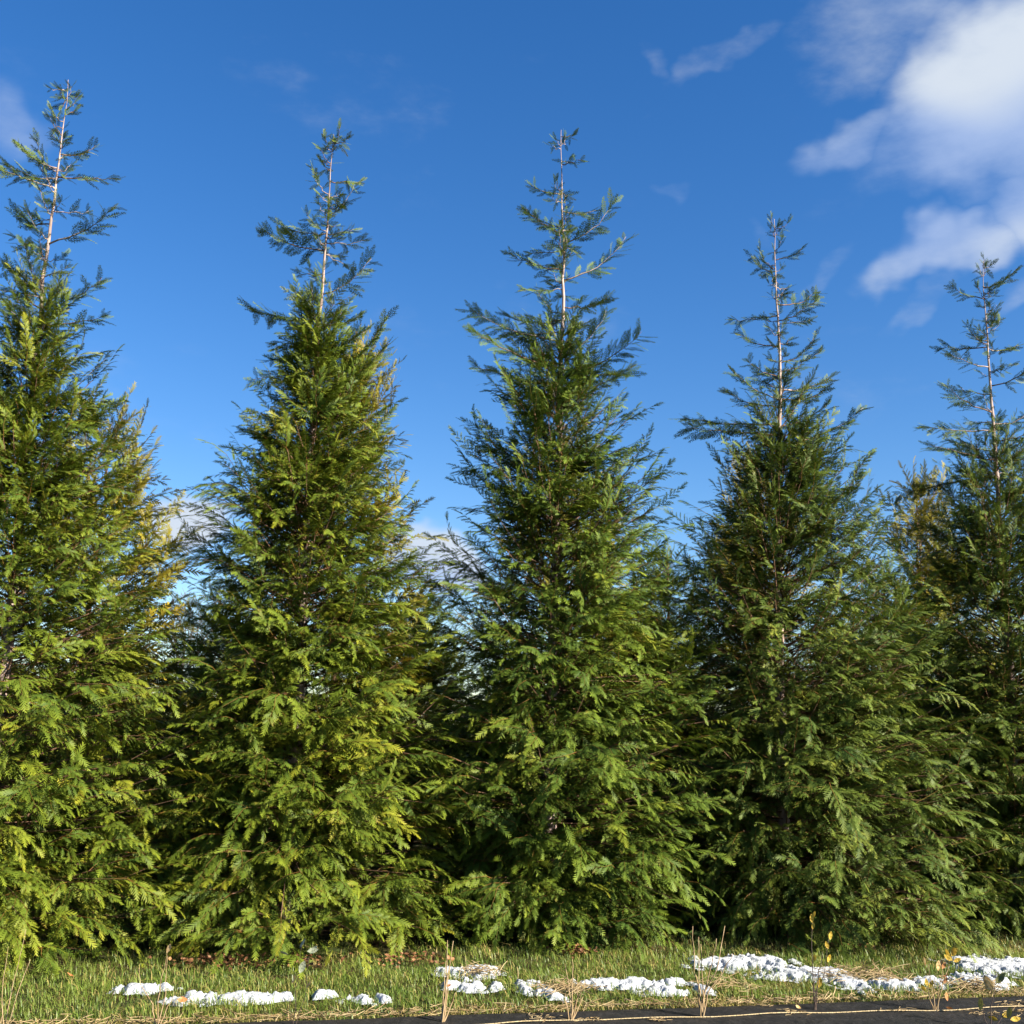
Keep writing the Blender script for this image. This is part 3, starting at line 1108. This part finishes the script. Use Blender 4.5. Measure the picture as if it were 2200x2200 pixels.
def build_litter():
    rng = np.random.default_rng(5)
    S = Soup()
    V, F = leaf_shape(0.032, 0.022, 0.5)
    spots = [(-1.85, 7.83, .30, 190), (-1.35, 7.9, .22, 110), (-.65, 8.05, .30, 100), (.55, 8.5, .13, 90), (2.65, 8.95, .25, 60)]
    for x, y, r, n in spots:
        for _ in range(n):
            px, py = x + rng.normal(0, r * 0.5), y + 0.05 + rng.normal(0, 0.07)
            R = rotm((0, 0, 1), rng.uniform(0, 6.28)) @ rotm((1, 0, 0), rng.normal(0, 0.6)) @ rotm((0, 1, 0), rng.normal(0, 0.5))
            s = rng.uniform(0.6, 1.3)
            S.add(V * s @ R.T + (px, py, ground_z(px, py) + rng.uniform(0.02, 0.065)), F, np.tile([0, rng.random() ** 1.3, 0], (len(V), 1)))
    v, f, A = S.get()
    tag(mk('leaf_litter', v, f, M['litter'], attr=A), 'reddish brown leaf litter under the conifer skirts', 'leaves', kind='stuff')


build_litter()


def build_straw():
    rng = np.random.default_rng(9)
    S = Soup()

    def bit(x, y, z, L, flat=0.12):
        ph = rng.uniform(0, 6.28)
        d = unit((math.cos(ph), math.sin(ph) * 0.8, rng.normal(0, flat)))
        P = bez(-d * L / 2, rng.normal(0, L * 0.12, 3) * (1, 1, 0.3), d * L / 2, 4) + (x, y, z)
        v, f = tube(P, [0.0018, 0.0022, 0.0022, 0.0014], 3, cap=False)
        S.add(v, f, np.tile([0, rng.random(), 0], (len(v), 1)))
    # bleached straw along the fabric's far edge
    for _ in range(1300):
        x = rng.uniform(-4.2, 5.2)
        y = fab_edge(x) + abs(rng.normal(0, 0.055)) - 0.02
        bit(x, y, 0.014 + abs(rng.normal(0, 0.014)), rng.uniform(0.04, 0.13), 0.25)
    # tufts of dead straw in the grass and chaff lying on the fabric
    for x, y, r, n in ((0.40, 7.35, .13, 130), (2.42, 7.95, .2, 170), (3.02, 7.72, .13, 110), (-0.1, 7.75, .1, 60), (1.45, 7.55, .15, 60)):
        for _ in range(n):
            bit(x + rng.normal(0, r * 0.7), y + rng.normal(0, r * 0.5), 0.04 + abs(rng.normal(0, 0.016)), rng.uniform(0.06, 0.16), 0.3)
    for x, y, r, n in ((0.25, 6.69, .1, 26), (0.52, 6.70, .06, 20), (0.9, 6.72, .05, 18), (1.53, 7.16, .1, 16), (1.70, 6.99, .07, 24), (2.35, 7.10, .06, 10), (2.82, 7.07, .10, 26), (3.25, 7.30, .16, 130), (3.1, 7.15, .14, 40)):
        for _ in range(n):
            px, py = x + rng.normal(0, r * 0.7), y + rng.normal(0, r * 0.4)
            bit(px, py, 0.022 + rng.uniform(0, 0.006), rng.uniform(0.015, 0.06), 0.05)
    v, f, A = S.get()
    tag(mk('straw', v, f, M['straw'], attr=A), 'bleached dry straw along the black fabric edge', 'straw', kind='stuff')


# ------------------------------------------------------------------ ground fabric
def fab_z(x, y):
    return 0.016 + 0.005 * mnoise.noise(Vector((x * 1.6, y * 3.0, 5))) + 0.002 * mnoise.noise(Vector((x * 6, y * 8, 5)))


def build_fabric():
    V, F = [], []
    nx, ny = 150, 24
    for j in range(ny + 1):
        for i in range(nx + 1):
            x = -6 + 14 * i / nx
            w = 1.35 * j / ny
            y = fab_edge(x) - w + 0.025 * mnoise.noise(Vector((x * 1.3, 3, 1))) * (j == 0) + 0.012 * mnoise.noise(Vector((x * 6, 3, 1))) * (j == 0)
            z = fab_z(x, y)
            if j == 0:
                z = -0.01
            V.append((x, y, z))
    for j in range(ny):
        for i in range(nx):
            a = j * (nx + 1) + i
            F += [(a, a + nx + 1, a + nx + 2), (a, a + nx + 2, a + 1)]
    tag(mk('ground_fabric', V, F, M['fabric'], smooth=True), 'black woven ground fabric strip along the grass verge', 'fabric')


build_fabric()
build_straw()


def line_y(x):
    return 6.57 + 0.225 * x + 0.012 * math.sin(x * 4.1)


P = []
for x in np.linspace(-5.5, 7.5, 160):
    y = line_y(x)
    P.append((x, y, fab_z(x, y) + 0.006 + 0.004 * math.sin(x * 9)))
V, F = tube(P, np.full(len(P), 0.0027), 5)
tag(mk('twine', V, F, M['twine'], smooth=True), 'tan twine stretched along the black fabric past the shrub stems', 'twine')


# ------------------------------------------------------------------ young shrubs in the fabric
def shrub(x, y, label, stems, leaves, mat, rng, thick=0.0055):
    t = empty('young_shrub', (x, y, fab_z(x, y) - 0.012))
    tag(t, label, 'shrub', 'young shrubs planted in the black fabric')
    for pts in stems:
        Q = np.array([(0, 0, -0.02)] + [(p[0], (p[2] if len(p) > 2 else rng.normal(0, 0.02)), p[1]) for p in pts])
        n = 4 * (len(Q) - 1) + 1
        s = np.linspace(0, len(Q) - 1, n)
        R = np.stack([np.interp(s, range(len(Q)), Q[:, k]) for k in range(3)], 1)
        R[1:-1] += rng.normal(0, 0.0025, (n - 2, 3))
        v, f = tube(R, np.linspace(thick * 0.72, thick * 0.2, n), 5)
        mk('stem', v, f, M[mat], t, smooth=True)
    for lx, lz, L, ang, lm in leaves:
        v, f = leaf_shape(L, L * 0.5, 0.35)
        Rm = rotm((0, 1, 0), -math.radians(ang)) @ rotm((1, 0, 0), rng.normal(1.0, 0.5))
        mk('leaf', v @ Rm.T + (lx, rng.normal(0, 0.01), lz), f, M[lm], t, smooth=True)


rs = np.random.default_rng(21)
shrub(-2.50, 6.17, 'bare leafless tan twiggy shrub in front of the yellow-green conifer',
      [[(.02, .25), (.05, .50)], [(-.03, .22), (-.02, .42)], [(.06, .2), (.10, .36)], [(-.05, .15), (-.12, .27)]], [], 'stem_tan', rs, .004)
shrub(-1.77, 6.32, 'thin bare shrub with one yellowish leaf beside the flat snow strip',
      [[(.0, .2), (.03, .42)], [(.03, .18), (.02, .36)], [(-.04, .12), (-.10, .22), (-.12, .30)], [(.04, .1), (.07, .17)]],
      [(.025, .38, .05, 70, 'leaf_tan')], 'stem_tan', rs, .0045)
shrub(-1.08, 6.43, 'thin dark shrub with pale grey green leaves beside the long snow patch',
      [[(.0, .2), (.02, .42)], [(.05, .16), (.06, .40)], [(-.03, .1), (-.02, .2)]],
      [(.01, .40, .055, 60, 'leaf_grey'), (.05, .385, .06, 10, 'leaf_grey'), (-.05, .37, .05, 165, 'leaf_grey'), (.04, .34, .07, 250, 'leaf_grey'), (.065, .38, .05, 40, 'leaf_grey'), (-.02, .22, .05, 75, 'leaf_tan'), (.06, .20, .045, 60, 'leaf_tan'), (-.015, .23, .04, 100, 'leaf_grey')], 'stem_dark', rs, .003)
shrub(-0.31, 6.58, 'tall tan shrub of bundled straight stems before the bright oval snow patch',
      [[(.015, .2), (.02, .44)], [(.02, .2), (.05, .43)], [(.005, .15), (.015, .33)], [(.025, .12), (.035, .30)], [(.05, .1), (.07, .16)]],
      [(.02, .19, .03, 20, 'leaf_orange')], 'stem_tan', rs, .0075)
shrub(0.40, 6.70, 'multi-stemmed low tan shrub beside the rounded lumpy snow patch',
      [[(.0, .18), (.0, .33)], [(-.03, .1), (-.04, .18)], [(.03, .12), (.035, .24)], [(.05, .10), (.05, .22)], [(.02, .1), (.07, .20)], [(-.01, .15), (-.04, .3)]], [], 'stem_tan', rs, .006)
shrub(1.14, 6.82, 'spreading tan shrub of arching bare stems beside the arched snow band',
      [[(-.01, .15), (-.04, .25), (-.05, .50)], [(.01, .15), (.0, .40)], [(.02, .14), (.05, .26), (.08, .44)], [(.02, .13), (.08, .28), (.14, .50)], [(.03, .14), (.12, .26), (.17, .36)], [(-.015, .1), (-.02, .2), (-.015, .44)]], [], 'stem_tan', rs, .0075)
shrub(1.85, 7.10, 'thin dark shrub topped with small yellow leaves before the large ragged snow patch',
      [[(-.01, .10), (-.02, .3), (-.005, .52)], [(.01, .08), (.03, .22), (.06, .33)], [(-.01, .1), (.0, .25)], [(.015, .1), (.06, .2), (.10, .40)]],
      [(-.01, .50, .05, 95, 'leaf_yellow'), (.005, .52, .045, 70, 'leaf_yellow'), (-.005, .46, .04, 80, 'leaf_yellow'), (.0, .28, .045, 85, 'leaf_yellow'), (.10, .40, .05, 80, 'leaf_yellow'), (.09, .35, .045, 110, 'leaf_yellow'), (.10, .32, .05, 250, 'leaf_yellow'), (.03, .13, .06, 80, 'leaf_yellow')], 'stem_dark', rs, .006)
shrub(2.57, 7.14, 'yellow-leaved shrub with pale stems beside the humped snow patch',
      [[(-.01, .12), (-.03, .27)], [(.0, .15), (.01, .24)], [(.03, .12), (.05, .22), (.06, .30)], [(-.03, .1), (-.045, .2)], [(.04, .14), (.09, .24), (.11, .33)]],
      [(-.045, .26, .055, 95, 'leaf_tan'), (.02, .24, .06, 85, 'leaf_tan'), (.06, .25, .055, 100, 'leaf_tan'), (.045, .25, .045, 60, 'leaf_orange'), (.10, .31, .06, 110, 'leaf_yellow'), (.11, .32, .06, 50, 'leaf_yellow'), (.12, .32, .055, 80, 'leaf_yellow'), (.11, .30, .06, 150, 'leaf_yellow'), (.12, .29, .05, 20, 'leaf_yellow'), (-.045, .15, .045, 100, 'leaf_yellow'), (-.03, .14, .05, 60, 'leaf_yellow'), (-.05, .12, .05, 120, 'leaf_yellow'), (.06, .12, .05, 280, 'leaf_orange'), (.055, .17, .04, 60, 'leaf_orange'), (.05, .20, .04, 30, 'leaf_orange')], 'stem_tan', rs, .005)
shrub(2.74, 6.77, 'dark-stemmed shrub with olive leaves beside the yellow-leaved shrub',
      [[(.01, .12), (.03, .2), (.05, .31)], [(-.03, .08), (-.05, .16)], [(.05, .05), (.10, .09)]],
      [(.03, .20, .10, 115, 'leaf_tan'), (.05, .24, .08, 50, 'leaf_olive'), (-.05, .10, .075, 85, 'leaf_olive'), (.07, .06, .07, 30, 'leaf_yellow'), (.10, .06, .07, 75, 'leaf_olive'), (.05, .05, .06, 160, 'leaf_yellow'), (.12, .05, .06, 10, 'leaf_yellow')], 'stem_dark', rs, .0045)

# ------------------------------------------------------------------ single fallen leaves on the grass
for x, y, rz, lab in ((-1.78, 6.71, 0.4, 'bright orange fallen leaf lying on the grass before the ragged snow patch'),
                      (-2.58, 7.25, 1.9, 'orange brown fallen leaf lying in the grass before the flat snow strip'),
                      (1.72, 7.02, 0.9, 'curled tan fallen leaf lying on black fabric beside the thin dark shrub'),
                      (2.66, 7.10, 2.4, 'small orange leaf lying on black fabric beside the yellow-leaved shrub')):
    v, f = leaf_shape(0.058, 0.046, 0.7)
    onf = y < fab_edge(x)
    z = fab_z(x, y) + 0.006 if onf else ground_z(x, y) + 0.04
    Rm = rotm((0, 0, 1), rz) @ rotm((1, 0, 0), 0.5)
    s = 0.75 if onf else 1.0
    o = mk('fallen_leaf', v * s @ Rm.T + (0, 0, 0.01), f, M['leaf_tan' if 'tan' in lab else 'leaf_orange'], smooth=True, loc=(x, y, z))
    tag(o, lab, 'leaf', 'fallen leaves')
